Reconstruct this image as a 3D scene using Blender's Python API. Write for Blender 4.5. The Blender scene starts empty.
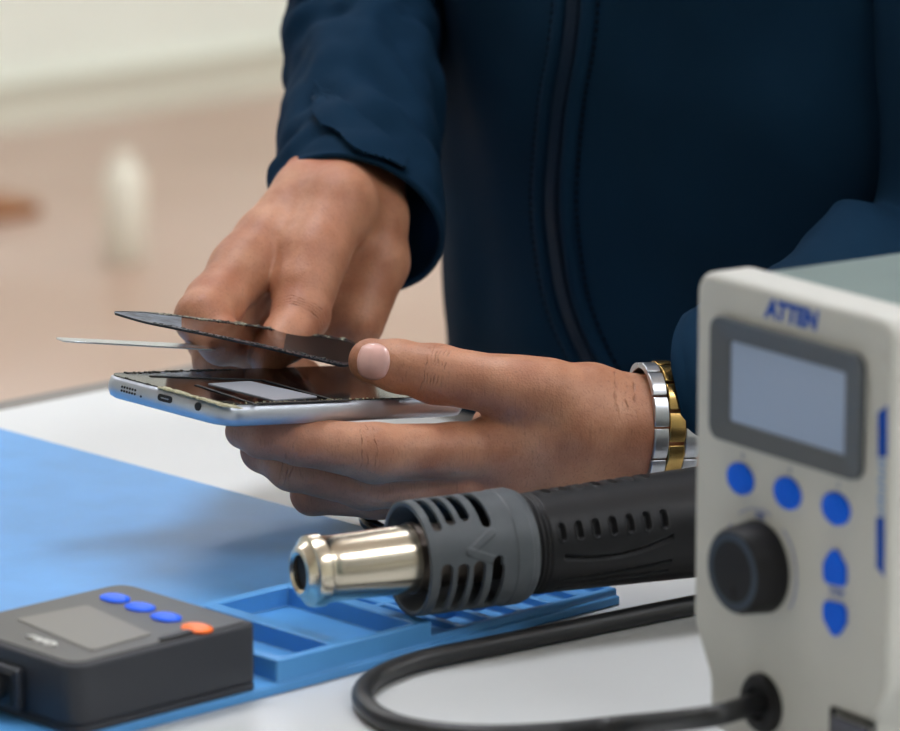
import bpy, bmesh, math, random
import numpy as np
from mathutils import Vector, Matrix, noise as mnoise
from mathutils.bvhtree import BVHTree
random.seed(7)
SC = bpy.context.scene
COL = SC.collection
PI = math.pi
TZ = 0.75                                   # table top height

# ------------------------------------------------------------------ camera
FPX = 4500.0; CX, CY = 450.0, 365.5; YH = -632.0
PITCH = math.atan((CY - YH) / FPX)
YAW = math.atan2(4609, 4865)
RV = np.array([math.cos(YAW), -math.sin(YAW), 0.0])
FG = np.array([math.sin(YAW), math.cos(YAW), 0.0])
FW = FG * math.cos(PITCH) + np.array([0, 0, -math.sin(PITCH)])
UP = FG * math.sin(PITCH) + np.array([0, 0, math.cos(PITCH)])
def ray(x, y): return FW + RV * (x - CX) / FPX - UP * (y - CY) / FPX
CAM = np.array([0, 0, TZ]) - ray(615, 606) * 2.14
def W(x, y, d): return Vector(CAM + ray(x, y) * d)
def PL(x, y, z=TZ):
    r = ray(x, y); return Vector(CAM + r * ((z - CAM[2]) / r[2]))
def PP(x, y, p0, n):
    r = Vector(ray(x, y)); c = Vector(CAM); return c + r * ((Vector(p0) - c).dot(n) / r.dot(n))

cd = bpy.data.cameras.new('camera'); cam = bpy.data.objects.new('camera', cd); COL.objects.link(cam)
cd.sensor_width = 36.0; cd.sensor_fit = 'HORIZONTAL'; cd.lens = FPX / 900 * 36
cd.clip_start = 0.05; cd.clip_end = 60
M = Matrix(((RV[0], UP[0], -FW[0], CAM[0]), (RV[1], UP[1], -FW[1], CAM[1]), (RV[2], UP[2], -FW[2], CAM[2]), (0, 0, 0, 1)))
cam.matrix_world = M
cd.dof.use_dof = True; cd.dof.focus_distance = 2.19; cd.dof.aperture_fstop = 8.6
SC.camera = cam
SC.view_settings.view_transform = 'Standard'; SC.view_settings.look = 'None'
SC.view_settings.gamma = 1.0; SC.view_settings.use_curve_mapping = False
SC.view_settings.exposure = 0.18

# ------------------------------------------------------------------ materials
def lin(c):
    return tuple(((v / 255) / 12.92 if v / 255 <= .04045 else ((v / 255 + .055) / 1.055) ** 2.4) for v in c) + (1,)
def mat(name, col, rough=.5, metal=0, spec=.5, noise=0, nscale=80, bump=0, bscale=300, bdist=.0005, emit=None, estr=0,
        sss=0, coat=0, sheen=0, col2=None, stretch=None, rvar=0):
    m = bpy.data.materials.new(name); m.use_nodes = True
    nt = m.node_tree; b = nt.nodes['Principled BSDF']; L = nt.links
    c = lin(col); b.inputs['Base Color'].default_value = c
    b.inputs['Roughness'].default_value = rough; b.inputs['Metallic'].default_value = metal
    b.inputs['Specular IOR Level'].default_value = spec
    b.inputs['Coat Weight'].default_value = coat; b.inputs['Coat Roughness'].default_value = .08
    b.inputs['Sheen Weight'].default_value = sheen; b.inputs['Sheen Roughness'].default_value = .4
    tc = nt.nodes.new('ShaderNodeTexCoord'); vec = tc.outputs['Object']
    if stretch:
        mp = nt.nodes.new('ShaderNodeMapping'); mp.inputs['Scale'].default_value = stretch
        L.new(vec, mp.inputs['Vector']); vec = mp.outputs['Vector']
    if noise or col2:
        n = nt.nodes.new('ShaderNodeTexNoise'); n.inputs['Scale'].default_value = nscale; n.inputs['Detail'].default_value = 5
        L.new(vec, n.inputs['Vector'])
        mx = nt.nodes.new('ShaderNodeMix'); mx.data_type = 'RGBA'
        cr = nt.nodes.new('ShaderNodeMapRange'); cr.inputs['From Min'].default_value = .35; cr.inputs['From Max'].default_value = .65
        L.new(n.outputs['Fac'], cr.inputs['Value']); L.new(cr.outputs['Result'], mx.inputs['Factor'])
        if col2: a, d = c, lin(col2)
        else:
            a = tuple(v * (1 - noise) for v in c[:3]) + (1,); d = tuple(min(1, v * (1 + noise)) for v in c[:3]) + (1,)
        mx.inputs['A'].default_value = a; mx.inputs['B'].default_value = d
        L.new(mx.outputs['Result'], b.inputs['Base Color'])
        if rvar:
            r2 = nt.nodes.new('ShaderNodeMapRange'); r2.inputs['To Min'].default_value = rough - rvar; r2.inputs['To Max'].default_value = rough + rvar
            L.new(n.outputs['Fac'], r2.inputs['Value']); L.new(r2.outputs['Result'], b.inputs['Roughness'])
    if bump:
        n2 = nt.nodes.new('ShaderNodeTexNoise'); n2.inputs['Scale'].default_value = bscale; n2.inputs['Detail'].default_value = 3
        L.new(vec, n2.inputs['Vector'])
        bp = nt.nodes.new('ShaderNodeBump'); bp.inputs['Strength'].default_value = bump; bp.inputs['Distance'].default_value = bdist
        L.new(n2.outputs['Fac'], bp.inputs['Height']); L.new(bp.outputs['Normal'], b.inputs['Normal'])
    if emit:
        b.inputs['Emission Color'].default_value = lin(emit); b.inputs['Emission Strength'].default_value = estr
    if sss:
        b.inputs['Subsurface Weight'].default_value = sss; b.inputs['Subsurface Radius'].default_value = (1, .35, .18)
        b.inputs['Subsurface Scale'].default_value = .004
    return m

# ------------------------------------------------------------------ object helpers
def tag(o, label=None, cat=None, group=None, kind=None):
    if label: o['label'] = label
    if cat: o['category'] = cat
    if group: o['group'] = group
    if kind: o['kind'] = kind
    return o
def link(name, me, m=None, parent=None, smooth=None, bevel=0, seg=2, ang=35):
    o = bpy.data.objects.new(name, me); COL.objects.link(o)
    if m is not None:
        if isinstance(m, (list, tuple)):
            for x in m: me.materials.append(x)
        else: me.materials.append(m)
    if parent is not None: o.parent = parent
    if bevel:
        b = o.modifiers.new('bevel', 'BEVEL'); b.width = bevel; b.segments = seg; b.limit_method = 'ANGLE'; b.angle_limit = math.radians(30)
        b.harden_normals = False
    if smooth is not None:
        for p in me.polygons: p.use_smooth = True
        if smooth < 179:
            try: me.set_sharp_from_angle(angle=math.radians(smooth))
            except Exception: pass
    return o
def mobj(name, verts, faces, m=None, parent=None, smooth=None, **k):
    me = bpy.data.meshes.new(name); me.from_pydata([tuple(v) for v in verts], [], faces)
    bm = bmesh.new(); bm.from_mesh(me); bmesh.ops.recalc_face_normals(bm, faces=bm.faces); bm.to_mesh(me); bm.free()
    return link(name, me, m, parent, smooth, **k)
def empty(name, loc=(0, 0, 0), rz=0, matrix=None):
    o = bpy.data.objects.new(name, None); COL.objects.link(o); o.empty_display_size = .02
    if matrix is not None: o.matrix_world = matrix
    else: o.location = loc; o.rotation_euler = (0, 0, rz)
    return o
class MB:
    def __init__(s): s.v = []; s.f = []
    def add(s, v, f):
        n = len(s.v); s.v += [tuple(x) for x in v]; s.f += [tuple(i + n for i in q) for q in f]; return s
    def box(s, x0, x1, y0, y1, z0, z1, M=None):
        v = [Vector((x, y, z)) for x in (x0, x1) for y in (y0, y1) for z in (z0, z1)]
        if M: v = [M @ p for p in v]
        return s.add(v, [(0, 1, 3, 2), (4, 6, 7, 5), (0, 4, 5, 1), (2, 3, 7, 6), (0, 2, 6, 4), (1, 5, 7, 3)])
    def obj(s, name, m, parent=None, smooth=None, **k): return mobj(name, s.v, s.f, m, parent, smooth, **k)
def fillet(pts, rad, seg=6):
    out = []; n = len(pts)
    for i in range(n):
        p = Vector(pts[i]); a = Vector(pts[i - 1]); b = Vector(pts[(i + 1) % n])
        r = rad[i] if isinstance(rad, (list, tuple)) else rad
        if r <= 0: out.append(tuple(p)); continue
        da = (a - p).normalized(); db = (b - p).normalized()
        ang = da.angle(db); t = min(r / math.tan(ang / 2), (a - p).length * .49, (b - p).length * .49); r = t * math.tan(ang / 2)
        c = p + (da + db).normalized() * (r / math.sin(ang / 2))
        s = p + da * t - c; e = p + db * t - c
        a0 = math.atan2(s.y, s.x); a1 = math.atan2(e.y, e.x)
        d = (a1 - a0 + PI) % (2 * PI) - PI
        for k in range(seg + 1):
            x = a0 + d * k / seg; out.append((c.x + r * math.cos(x), c.y + r * math.sin(x)))
    return out
def prism(mb, outline, h0, h1, fn=lambda u, v, h: (u, v, h)):
    n = len(outline)
    v = [fn(u, w, h0) for u, w in outline] + [fn(u, w, h1) for u, w in outline]
    f = [tuple(range(n))[::-1], tuple(range(n, 2 * n))] + [(i, (i + 1) % n, n + (i + 1) % n, n + i) for i in range(n)]
    return mb.add(v, f)
def frame_of(t, up=Vector((0, 0, 1))):
    t = t.normalized(); s = t.cross(up)
    if s.length < 1e-4: s = t.cross(Vector((1, 0, 0)))
    s.normalize(); return s, s.cross(t).normalized()
def catmull(P, n=12):
    P = [Vector(p) for p in P]; Q = [P[0] * 2 - P[1]] + P + [P[-1] * 2 - P[-2]]; out = []
    for i in range(1, len(Q) - 2):
        for k in range(n):
            t = k / n; a, b, c, d = Q[i - 1], Q[i], Q[i + 1], Q[i + 2]
            out.append(.5 * ((2 * b) + (c - a) * t + (2 * a - 5 * b + 4 * c - d) * t * t + (3 * b - a - 3 * c + d) * t ** 3))
    out.append(P[-1]); return out
def tube(mb, P, r, n=16, caps=True):
    P = [Vector(p) for p in P]; s, u = frame_of(P[1] - P[0]); V = []
    for i, p in enumerate(P):
        t = (P[min(i + 1, len(P) - 1)] - P[max(i - 1, 0)]).normalized()
        s = (s - t * s.dot(t)).normalized(); u = s.cross(t)
        rr = r(i / (len(P) - 1)) if callable(r) else r
        V += [p + (s * math.cos(2 * PI * k / n) + u * math.sin(2 * PI * k / n)) * rr for k in range(n)]
    m = len(P); F = [(i * n + k, i * n + (k + 1) % n, (i + 1) * n + (k + 1) % n, (i + 1) * n + k) for i in range(m - 1) for k in range(n)]
    if caps: F += [tuple(range(n))[::-1], tuple(range((m - 1) * n, m * n))]
    return mb.add(V, F)
def lathe(mb, prof, n=48, M=None, caps=(True, True), disp=None):
    """profile [(s, r)] round local +X"""
    V = []
    for s, r in prof:
        for k in range(n):
            a = 2 * PI * k / n; rr = r + (disp(a, s) if disp else 0)
            p = Vector((s, rr * math.cos(a), rr * math.sin(a)))
            V.append(M @ p if M else p)
    m = len(prof)
    F = [(i * n + k, i * n + (k + 1) % n, (i + 1) * n + (k + 1) % n, (i + 1) * n + k) for i in range(m - 1) for k in range(n)]
    if caps[0]: F.append(tuple(range(n))[::-1])
    if caps[1]: F.append(tuple(range((m - 1) * n, m * n)))
    return mb.add(V, F)
def text_obj(name, s, size, mtx, m, parent, shear=0, ext=.0001, bold=0, space=1.0):
    cu = bpy.data.curves.new(name, 'FONT'); cu.body = s; cu.size = size; cu.extrude = ext; cu.shear = shear
    cu.offset = bold; cu.align_x = 'CENTER'; cu.align_y = 'CENTER'; cu.space_character = space
    t = bpy.data.objects.new(name + '_tmp', cu); COL.objects.link(t)
    bpy.context.view_layer.update()
    me = bpy.data.meshes.new_from_object(t.evaluated_get(bpy.context.evaluated_depsgraph_get()))
    bpy.data.objects.remove(t); me.name = name
    me.transform(mtx)
    return link(name, me, m, parent)

# ------------------------------------------------------------------ room
m_floor = mat('floor_tan', (184, 160, 146), .32, noise=.12, nscale=1.3, col2=(166, 138, 120))
m_wall = mat('wall_cream', (224, 227, 216), .8, noise=.04, nscale=2)
m_skirt = mat('skirting', (208, 206, 190), .5)
m_ceil = mat('ceiling_white', (230, 230, 225), .9)
X0, X1, Y0, Y1, H = -3.2, 5.6, -3.2, 4.85, 2.9
def slab(name, *b, m=None): return tag(MB().box(*b).obj(name, m), kind='structure')
slab('floor', X0, X1, Y0, Y1, -.1, 0, m=m_floor)
slab('ceiling', X0, X1, Y0, Y1, H, H + .1, m=m_ceil)
slab('wall_back', X0, X1, Y1, Y1 + .1, 0, H, m=m_wall)
slab('wall_front', X0, X1, Y0 - .1, Y0, 0, H, m=m_wall)
slab('wall_left', X0 - .1, X0, Y0, Y1, 0, H, m=m_wall)
slab('wall_right', X1, X1 + .1, Y0, Y1, 0, H, m=m_wall)
tag(MB().box(X0, X1, Y1 - .02, Y1, 0, .075).box(X0, X1, Y1 - .03, Y1, .0751, .085).obj('baseboard_back', m_skirt), kind='structure')
m_lamp = mat('panel_glow', (255, 255, 255), .5, emit=(243, 247, 255), estr=13)
m_lframe = mat('unseen_panel_frame', (225, 225, 225), .4)
n = 0
for x in (.1, 2.5, 4.6):  # unseen ceiling panels, laid out for top light and less frontal fill
    for y in (-1.9, .6, 3.1):
        r = empty('unseen_ceiling_light', (x, y, H - .03)); n += 1
        MB().box(-.62, .62, -.32, .32, 0, .03).obj('frame', m_lframe, r)  # frame of the added unseen panel
        MB().box(-.59, .59, -.29, .29, -.004, .0005).obj('diffuser', m_lamp, r)
        tag(r, 'unseen white ceiling light panel added for top light above the workroom', 'ceiling light', 'unseen ceiling light panels')
# far board and a white solid added for a floor reflection, out of focus
m_reflw = mat('reflection_white', (222, 218, 202), .5)
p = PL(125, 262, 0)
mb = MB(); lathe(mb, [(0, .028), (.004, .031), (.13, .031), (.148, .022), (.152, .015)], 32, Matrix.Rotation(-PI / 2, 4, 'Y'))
o = mb.obj('white_reflection_standin', m_reflw, None, 40); o.location = p
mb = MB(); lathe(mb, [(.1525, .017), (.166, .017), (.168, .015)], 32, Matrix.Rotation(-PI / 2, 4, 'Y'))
mb.obj('standin_top', m_reflw, o, 40)
tag(o, 'blurred upright white canister added for a reflection on the brown floor at the left', 'standin')
p = PL(-6, 212, 0)
mb = MB(); prism(mb, fillet([(-.10, -.07), (.05, -.07), (.05, .08), (-.10, .08)], .02), 0, .02)
o = mb.obj('wooden_board', mat('rust_wood', (138, 84, 36), .5, noise=.15, nscale=20, stretch=(1, 8, 1)), bevel=.003); o.location = p
tag(o, 'blurred rust brown flat board lying on the floor at the left edge', 'board')

# ------------------------------------------------------------------ worktable
tb = empty('work_table', (-.5, -.2, 0))
m_top = mat('table_white', (212, 214, 214), .35, noise=.03, nscale=6)
m_trim = mat('table_trim', (112, 106, 100), .45)
m_leg = mat('table_steel', (120, 122, 125), .4, metal=.6)
mb = MB(); prism(mb, fillet([(-.95, -.75), (.71, -.75), (.71, .728), (-.95, .728)], .012), TZ - .03, TZ)
o = mb.obj('tabletop', m_top, tb, bevel=.001)
mb = MB()
outer = fillet([(-.972, -.772), (.732, -.772), (.732, .750), (-.972, .750)], .03); inner = fillet([(-.9502, -.7502), (.7102, -.7502), (.7102, .7282), (-.9502, .7282)], .012)
nn = len(outer); V = []
for z in (TZ - .03, TZ - .001):
    V += [(a, b, z) for a, b in outer]; V += [(a, b, z) for a, b in inner]
F = []
for i in range(nn):
    j = (i + 1) % nn
    F += [(i, j, nn + j, nn + i), (2 * nn + i, 3 * nn + i, 3 * nn + j, 2 * nn + j), (i, 2 * nn + i, 2 * nn + j, j), (nn + i, nn + j, 3 * nn + j, 3 * nn + i)]
mb.add(V, F); mb.obj('edge_trim', m_trim, tb, bevel=.002)
for x in (-.9, .66):
    for y in (-.7, .68):
        MB().box(x - .025, x + .025, y - .025, y + .025, 0, TZ - .03).obj('leg', m_leg, tb, bevel=.003)
tag(tb, 'white topped work table with a grey edge under everything', 'table')

# ------------------------------------------------------------------ blue silicone mat
m_mat = mat('blue_silicone', (82, 153, 215), .45, noise=.05, nscale=30, bump=.25, bscale=900, bdist=.0003, sss=.0)
def breaks(*s): return sorted(set(round(x, 5) for x in s))
base_h, A_h, B_h = .0045, .0150, .0078
XA0, XA1, XB1 = -.2118, -.1175, .0035
pockets = []   # x0,x1,y0,y1,height
pockets += [(-.205, -.1765, .0065, .0925, .0055), (-.1685, -.1255, .0065, .0925, .0055)]
bx = [-.112 + i * .0193 for i in range(7)]
for i in range(6):
    pockets += [(bx[i], bx[i] + .0163, .0065, .030, .0035), (bx[i], bx[i] + .0163, .033, .058, .0035), (bx[i], bx[i] + .0163, .061, .0925, .0035)]
XS = breaks(-.46, XA0, XA1, XB1, *[p[0] for p in pockets], *[p[1] for p in pockets])
YS = breaks(-.0, .002, .098, .56, *[p[2] for p in pockets], *[p[3] for p in pockets])
def mh(x, y):
    h = base_h
    if .002 < y < .098:
        if XA0 < x < XA1: h = A_h
        elif XA1 < x < XB1: h = B_h
    for a, b, c, d, e in pockets:
        if a < x < b and c < y < d: h = e
    return h
nx, ny = len(XS) - 1, len(YS) - 1
hh = [[mh((XS[i] + XS[i + 1]) / 2, (YS[j] + YS[j + 1]) / 2) for j in range(ny)] for i in range(nx)]
bm = bmesh.new(); vc = {}
def gv(i, j, z):
    k = (i, j, round(z, 5))
    if k not in vc: vc[k] = bm.verts.new((XS[i], YS[j], z))
    return vc[k]
zs = breaks(0, base_h, A_h, B_h, .0055, .0035)
def wall(i0, j0, i1, j1, za, zb):
    lo, hi = min(za, zb), max(za, zb); lv = [z for z in zs if lo <= z <= hi]
    for a, b in zip(lv, lv[1:]): bm.faces.new((gv(i0, j0, a), gv(i1, j1, a), gv(i1, j1, b), gv(i0, j0, b)))
for i in range(nx):
    for j in range(ny):
        z = round(hh[i][j], 5)
        bm.faces.new((gv(i, j, z), gv(i + 1, j, z), gv(i + 1, j + 1, z), gv(i, j + 1, z)))
        bm.faces.new((gv(i, j, 0), gv(i, j + 1, 0), gv(i + 1, j + 1, 0), gv(i + 1, j, 0)))
        zr = hh[i + 1][j] if i + 1 < nx else 0; zu = hh[i][j + 1] if j + 1 < ny else 0
        if abs(zr - z) > 1e-6: wall(i + 1, j, i + 1, j + 1, zr, z)
        if abs(zu - z) > 1e-6: wall(i, j + 1, i + 1, j + 1, zu, z)
        if i == 0: wall(0, j, 0, j + 1, 0, z)
        if j == 0: wall(i, 0, i + 1, 0, 0, z)
bmesh.ops.recalc_face_normals(bm, faces=bm.faces)
bmesh.ops.dissolve_limit(bm, angle_limit=.01, verts=bm.verts, edges=bm.edges)
me = bpy.data.meshes.new('repair_mat'); bm.to_mesh(me); bm.free()
o = link('repair_mat', me, m_mat, bevel=.0010, seg=3); o.location = (0, 0, TZ)
for pl in me.polygons: pl.use_smooth = True
me.set_sharp_from_angle(angle=math.radians(50))
tag(o, 'light blue silicone repair mat with moulded parts pockets along its edge', 'mat')

# ------------------------------------------------------------------ black controller box
m_blk = mat('matte_black', (44, 47, 54), .5, bump=.2, bscale=1500, bdist=.0002)
m_blkg = mat('gloss_panel', (40, 38, 35), .3, noise=.1, nscale=60)
m_lcd = mat('grey_screen', (104, 100, 92), .35)
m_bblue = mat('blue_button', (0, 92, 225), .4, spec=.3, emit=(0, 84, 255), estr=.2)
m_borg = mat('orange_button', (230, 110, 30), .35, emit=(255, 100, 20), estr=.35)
m_wht = mat('white_print', (215, 215, 210), .5)
bz = TZ + base_h
cb = empty('preheater_controller', (-.3285, .0005, bz))
BW, BD, BH = .1055, .0945, .0305
mb = MB(); ol = fillet([(.0006, .0006), (BW - .0006, .0006), (BW - .0006, BD - .0006), (.0006, BD - .0006)], [.010, .005, .010, .010])
prism(mb, ol, 0, .0035); o = mb.obj('base_plate', m_blk, cb, bevel=.0006)
mb = MB(); prism(mb, fillet([(.0006, .0006), (BW - .0006, .0006), (BW - .0006, BD - .0006), (.0006, BD - .0006)], [.010, .005, .010, .010]), .0036, BH); o = mb.obj('housing', m_blk, cb, bevel=.0015, seg=3)
for pl in o.data.polygons: pl.use_smooth = True
mb = MB(); prism(mb, fillet([(.004, .004), (BW - .004, .004), (BW - .004, BD - .004), (.004, BD - .004)], [.007, .003, .007, .007]), BH, BH + .0007); pn = mb.obj('front_panel', m_blkg, cb)
def on_box(x, y): q = PL(x, y, bz + BH + .001); return q.x - cb.location.x, q.y - cb.location.y
mb = MB(); prism(mb, fillet([on_box(*q_) for q_ in ((16, 619), (87, 605), (152, 634), (92, 651))], .002), BH + .0007, BH + .0011); mb.obj('screen', m_lcd, pn)
for i, (x, y) in enumerate([(115, 598), (140, 607), (166, 617), (197, 628)]):
    u, v = on_box(x, y)
    mb = MB(); lathe(mb, [(0, .0082), (.0006, .0082), (.0012, .0066), (.0014, .004)], 32, Matrix.Translation((u, v, BH + .0007)) @ Matrix.Rotation(-PI / 2, 4, 'Y') @ Matrix.Diagonal((1, 1.0, .72, 1)))
    o = mb.obj('button', m_borg if i == 3 else m_bblue, cb, 40)
    o['label'] = 'orange round button' if i == 3 else 'blue round button'
u, v = on_box(42, 640)
text_obj('logo', 'evo', .0095, Matrix.Translation((u, v, BH + .0009)) @ Matrix.Rotation(-PI / 2, 4, 'Z') @ Matrix.Diagonal((1.45, 1, 1, 1)), m_wht, pn, bold=.0003, ext=.0003)
# corner notch by the orange button
mb = MB(); prism(mb, fillet([(.050, .006), (.078, .006), (.074, .0105), (.058, .0095)], .001), BH + .0007, BH + .0016); mb.obj('ridge', m_blk, pn)
mb = MB(); mb.box(-.0035, .001, .034, .062, .004, .0235); o = mb.obj('cable_socket', m_blk, cb, bevel=.002)
mb = MB(); mb.box(-.0042, -.0034, .0375, .0585, .0065, .021); o = mb.obj('socket_ring', mat('near_black', (22, 23, 26), .5), cb, bevel=.0002)
tag(cb, 'black control box with a grey screen, three blue buttons and one orange', 'controller')
m_cab = mat('black_rubber', (34, 35, 37), .42, noise=.1, nscale=200)
mb = MB(); p0 = Vector((-.3328, .0485, bz + .0135))
tube(mb, catmull([p0, p0 + Vector((-.02, 0, 0)), p0 + Vector((-.06, .004, -.003)), p0 + Vector((-.12, .02, -.008)), p0 + Vector((-.25, .1, -.0135))], 8), lambda t: .0058 - .0012 * min(1, t * 3), 20)
o = mb.obj('control_cable', m_cab, None, 60); tag(o, 'thick black cable plugged into the small control box at the left edge', 'cable')

# ------------------------------------------------------------------ hot air station
m_bez = mat('beige_plastic', (198, 197, 190), .5, noise=.015, nscale=40)
m_cov = mat('grey_green_steel', (116, 130, 126), .45, noise=.04, nscale=20)
m_dgr = mat('dark_grey_plastic', (84, 88, 92), .45)
m_knob = mat('knob_black', (22, 22, 24), .5, spec=.3)
m_knobf = mat('knob_face', (46, 58, 72), .35)
m_prnt = mat('blue_print', (0, 72, 170), .5, spec=.2)
m_btn = mat('blue_key', (0, 98, 232), .5, spec=.2)
m_disp = mat('display_pale', (158, 174, 200), .25)
HS = .205; SA = math.radians(-9)
q = PL(696.5, 269, TZ + HS)
st = empty('rework_station', (q.x, q.y, TZ), SA); bpy.context.view_layer.update()
SM = Matrix.Translation((q.x, q.y, TZ)) @ Matrix.Rotation(SA, 4, 'Z'); SI = SM.inverted()
SN = SM.to_3x3() @ Vector((-1, 0, 0))
def onf(x, y, off=0):
    l = SI @ PP(x, y, SM @ Vector((-off, 0, 0)), SN); return l.y, l.z
WD = -onf(893, 400)[0]; FL = .007
yz = lambda u, v, h: (h, u, v)
outl = [(0, .052), (0, HS), (-WD, HS), (-WD, .052), (-WD + .012, .030), (-WD + .012, FL), (-.012, FL), (-.012, .030)]
mb = MB(); prism(mb, fillet(outl, [.02, .010, .010, .02, .02, .006, .006, .02], 8), 0, .024, yz)
o = mb.obj('front_bezel', m_bez, st, bevel=.003, seg=4)
for pl in o.data.polygons: pl.use_smooth = True
o.data.set_sharp_from_angle(angle=math.radians(35))
mb = MB(); ins = .003
outl2 = [(-ins, .052), (-ins, HS - ins), (-WD + ins, HS - ins), (-WD + ins, .052), (-WD + .014, .030), (-WD + .014, FL + .002), (-.014, FL + .002), (-.014, .030)]
prism(mb, fillet(outl2, [.02, .008, .008, .02, .02, .006, .006, .02], 8), .0241, .185, yz); o = mb.obj('cover', m_cov, st, bevel=.0006)
mb = MB(); prism(mb, fillet(outl, [.02, .010, .010, .02, .02, .006, .006, .02], 8), .1851, .20, yz); mb.obj('rear_bezel', m_bez, st, bevel=.003)
for x in (.02, .18):
    for y in (-.025, -WD + .025):
        mb = MB(); lathe(mb, [(0, .008), (.0072, .009)], 20, Matrix.Translation((x, y, 0)) @ Matrix.Rotation(-PI / 2, 4, 'Y')); mb.obj('foot', m_knob, st, 40)
# display
c4 = [onf(715, 315), onf(866, 353), onf(866, 479), onf(715, 439)]
ya, yb = (c4[0][0] + c4[3][0]) / 2, (c4[1][0] + c4[2][0]) / 2; zt, zb = (c4[0][1] + c4[1][1]) / 2, (c4[2][1] + c4[3][1]) / 2
def ring(mb, o1, o2, h0, h1):
    n = len(o1); V = [yz(*p, h0) for p in o1] + [yz(*p, h0) for p in o2] + [yz(*p, h1) for p in o1] + [yz(*p, h1 + .0015) for p in o2]; F = []
    for i in range(n):
        j = (i + 1) % n
        F += [(i, j, n + j, n + i), (2 * n + i, 3 * n + i, 3 * n + j, 2 * n + j), (i, 2 * n + i, 2 * n + j, j), (n + i, n + j, 3 * n + j, 3 * n + i)]
    mb.add(V, F)
d4 = [onf(733, 341), onf(848, 371), onf(848, 452), onf(733, 424)]
ia, ib = (d4[0][0] + d4[3][0]) / 2, (d4[1][0] + d4[2][0]) / 2; it, ibt = (d4[0][1] + d4[1][1]) / 2, (d4[2][1] + d4[3][1]) / 2
dm = MB(); ring(dm, fillet([(ya, zb), (ya, zt), (yb, zt), (yb, zb)], .006), fillet([(ia, ibt), (ia, it), (ib, it), (ib, ibt)], .0015), 0, -.0035)
ds = dm.obj('display_frame', m_dgr, st, bevel=.0008)
mb = MB(); prism(mb, fillet([(ia - .0001, ibt + .0001), (ia - .0001, it - .0001), (ib + .0001, it - .0001), (ib + .0001, ibt + .0001)], .0015), 0, -.0012, yz); mb.obj('screen', m_disp, ds)
# keys
for x, y in ((741.5, 478.5), (788.5, 493), (837, 508.5)):
    u, v = onf(x, y)
    mb = MB(); lathe(mb, [(0, .0078), (.0012, .0078), (.002, .0066), (.0022, .003)], 32, Matrix.Translation((0, u, v)) @ Matrix.Rotation(PI, 4, 'Z') @ Matrix.Diagonal((1, 1.12, .88, 1)))
    mb.obj('button', m_btn, st, 40)
    mb = MB(); u2, v2 = onf(x + 1.5, y - 23); mb.box(-.0002, 0, u2 - .0006, u2 + .0006, v2 - .0015, v2 + .0015); mb.obj('button_mark', mat('mark_grey', (150, 155, 170), .5), st)
def key(pts, name):
    mb = MB(); prism(mb, fillet([onf(*p) for p in pts], .0035, 5), 0, -.0018, yz); o = mb.obj(name, m_btn, st, bevel=.0005); return o
key([(825.5, 582), (825.5, 562), (836, 545), (847.5, 566), (847.5, 588)], 'up_button')
key([(825.5, 599), (825.5, 618), (837, 640), (847.5, 624), (847.5, 604)], 'down_button')
u, v = onf(836.5, 592.5)
text_obj('button_mark', 'TEMP', .0042, Matrix.Translation((-.0001, u, v)) @ Matrix(((0, 0, 1, 0), (-1, 0, 0, 0), (0, 1, 0, 0), (0, 0, 0, 1))), m_prnt, st)
u, v = onf(791, 315)
YZT = Matrix(((0, 0, -1, 0), (-1, 0, 0, 0), (0, 1, 0, 0), (0, 0, 0, 1)))
text_obj('brand_lettering', 'ATTEN', .0108, Matrix.Translation((-.0001, u, v)) @ YZT @ Matrix.Diagonal((.98, 1, 1, 1)), m_prnt, st, shear=.2, bold=.0006)
# knob
u, v = onf(760, 566.5)
mb = MB(); lathe(mb, [(0, .0198), (.002, .0192), (.013, .0182), (.0145, .0170), (.0146, .0160)], 64, Matrix.Translation((0, u, v)) @ Matrix.Rotation(PI, 4, 'Z'), disp=lambda a, s: .0003 * math.cos(a * 32) if .001 < s < .0165 else 0)
kn = mb.obj('knob', m_knob, st, 40)
mb = MB(); lathe(mb, [(.0142, .0165), (.0148, .0163), (.0144, .010), (.0136, .0055), (.0130, .003)], 48, Matrix.Translation((0, u, v)) @ Matrix.Rotation(PI, 4, 'Z')); mb.obj('knob_face', m_knobf, kn, 40)
mb = MB(); lathe(mb, [(.0135, .0034), (.0150, .003), (.0152, .001)], 24, Matrix.Translation((0, u + .001, v - .0095)) @ Matrix.Rotation(PI, 4, 'Z')); mb.obj('pointer_dot', m_knob, kn, 40)
for a0, a1 in ((-.6, .9), (1.3, 2.2), (2.5, 3.6)):
    mb = MB(); P = [(-.0002, u - .0245 * math.cos(a0 + (a1 - a0) * k / 16), v + .0245 * math.sin(a0 + (a1 - a0) * k / 16)) for k in range(17)]
    tube(mb, P, .0002, 6); mb.obj('dial_scale', m_prnt, st)
text_obj('dial_lettering', 'AIR', .0042, Matrix.Translation((-.0001, *onf(760, 516))) @ YZT, m_prnt, st)
# side strip
def strip(pts, m, name):
    mb = MB(); prism(mb, [onf(*p) for p in pts], 0, -.0002, yz); return mb.obj(name, m, st)
m_strip2 = mat('pale_blue_print', (110, 150, 200), .5)
strip([(878, 413), (887.5, 405), (887.5, 457), (878, 457)], m_prnt, 'side_stripe')
strip([(876.5, 517), (884.5, 517), (884.5, 577), (876.5, 567)], m_prnt, 'side_stripe')
ua, va = onf(881.5, 487)
for k in range(9):
    mb = MB(); z = va + .0105 - k * .0026; mb.box(-.0002, 0, ua - .0022 + .0006 * (k % 2), ua + .0022 - .0005 * (k % 3), z - .0008, z + .0007); mb.obj('side_print', m_strip2, st)
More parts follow.
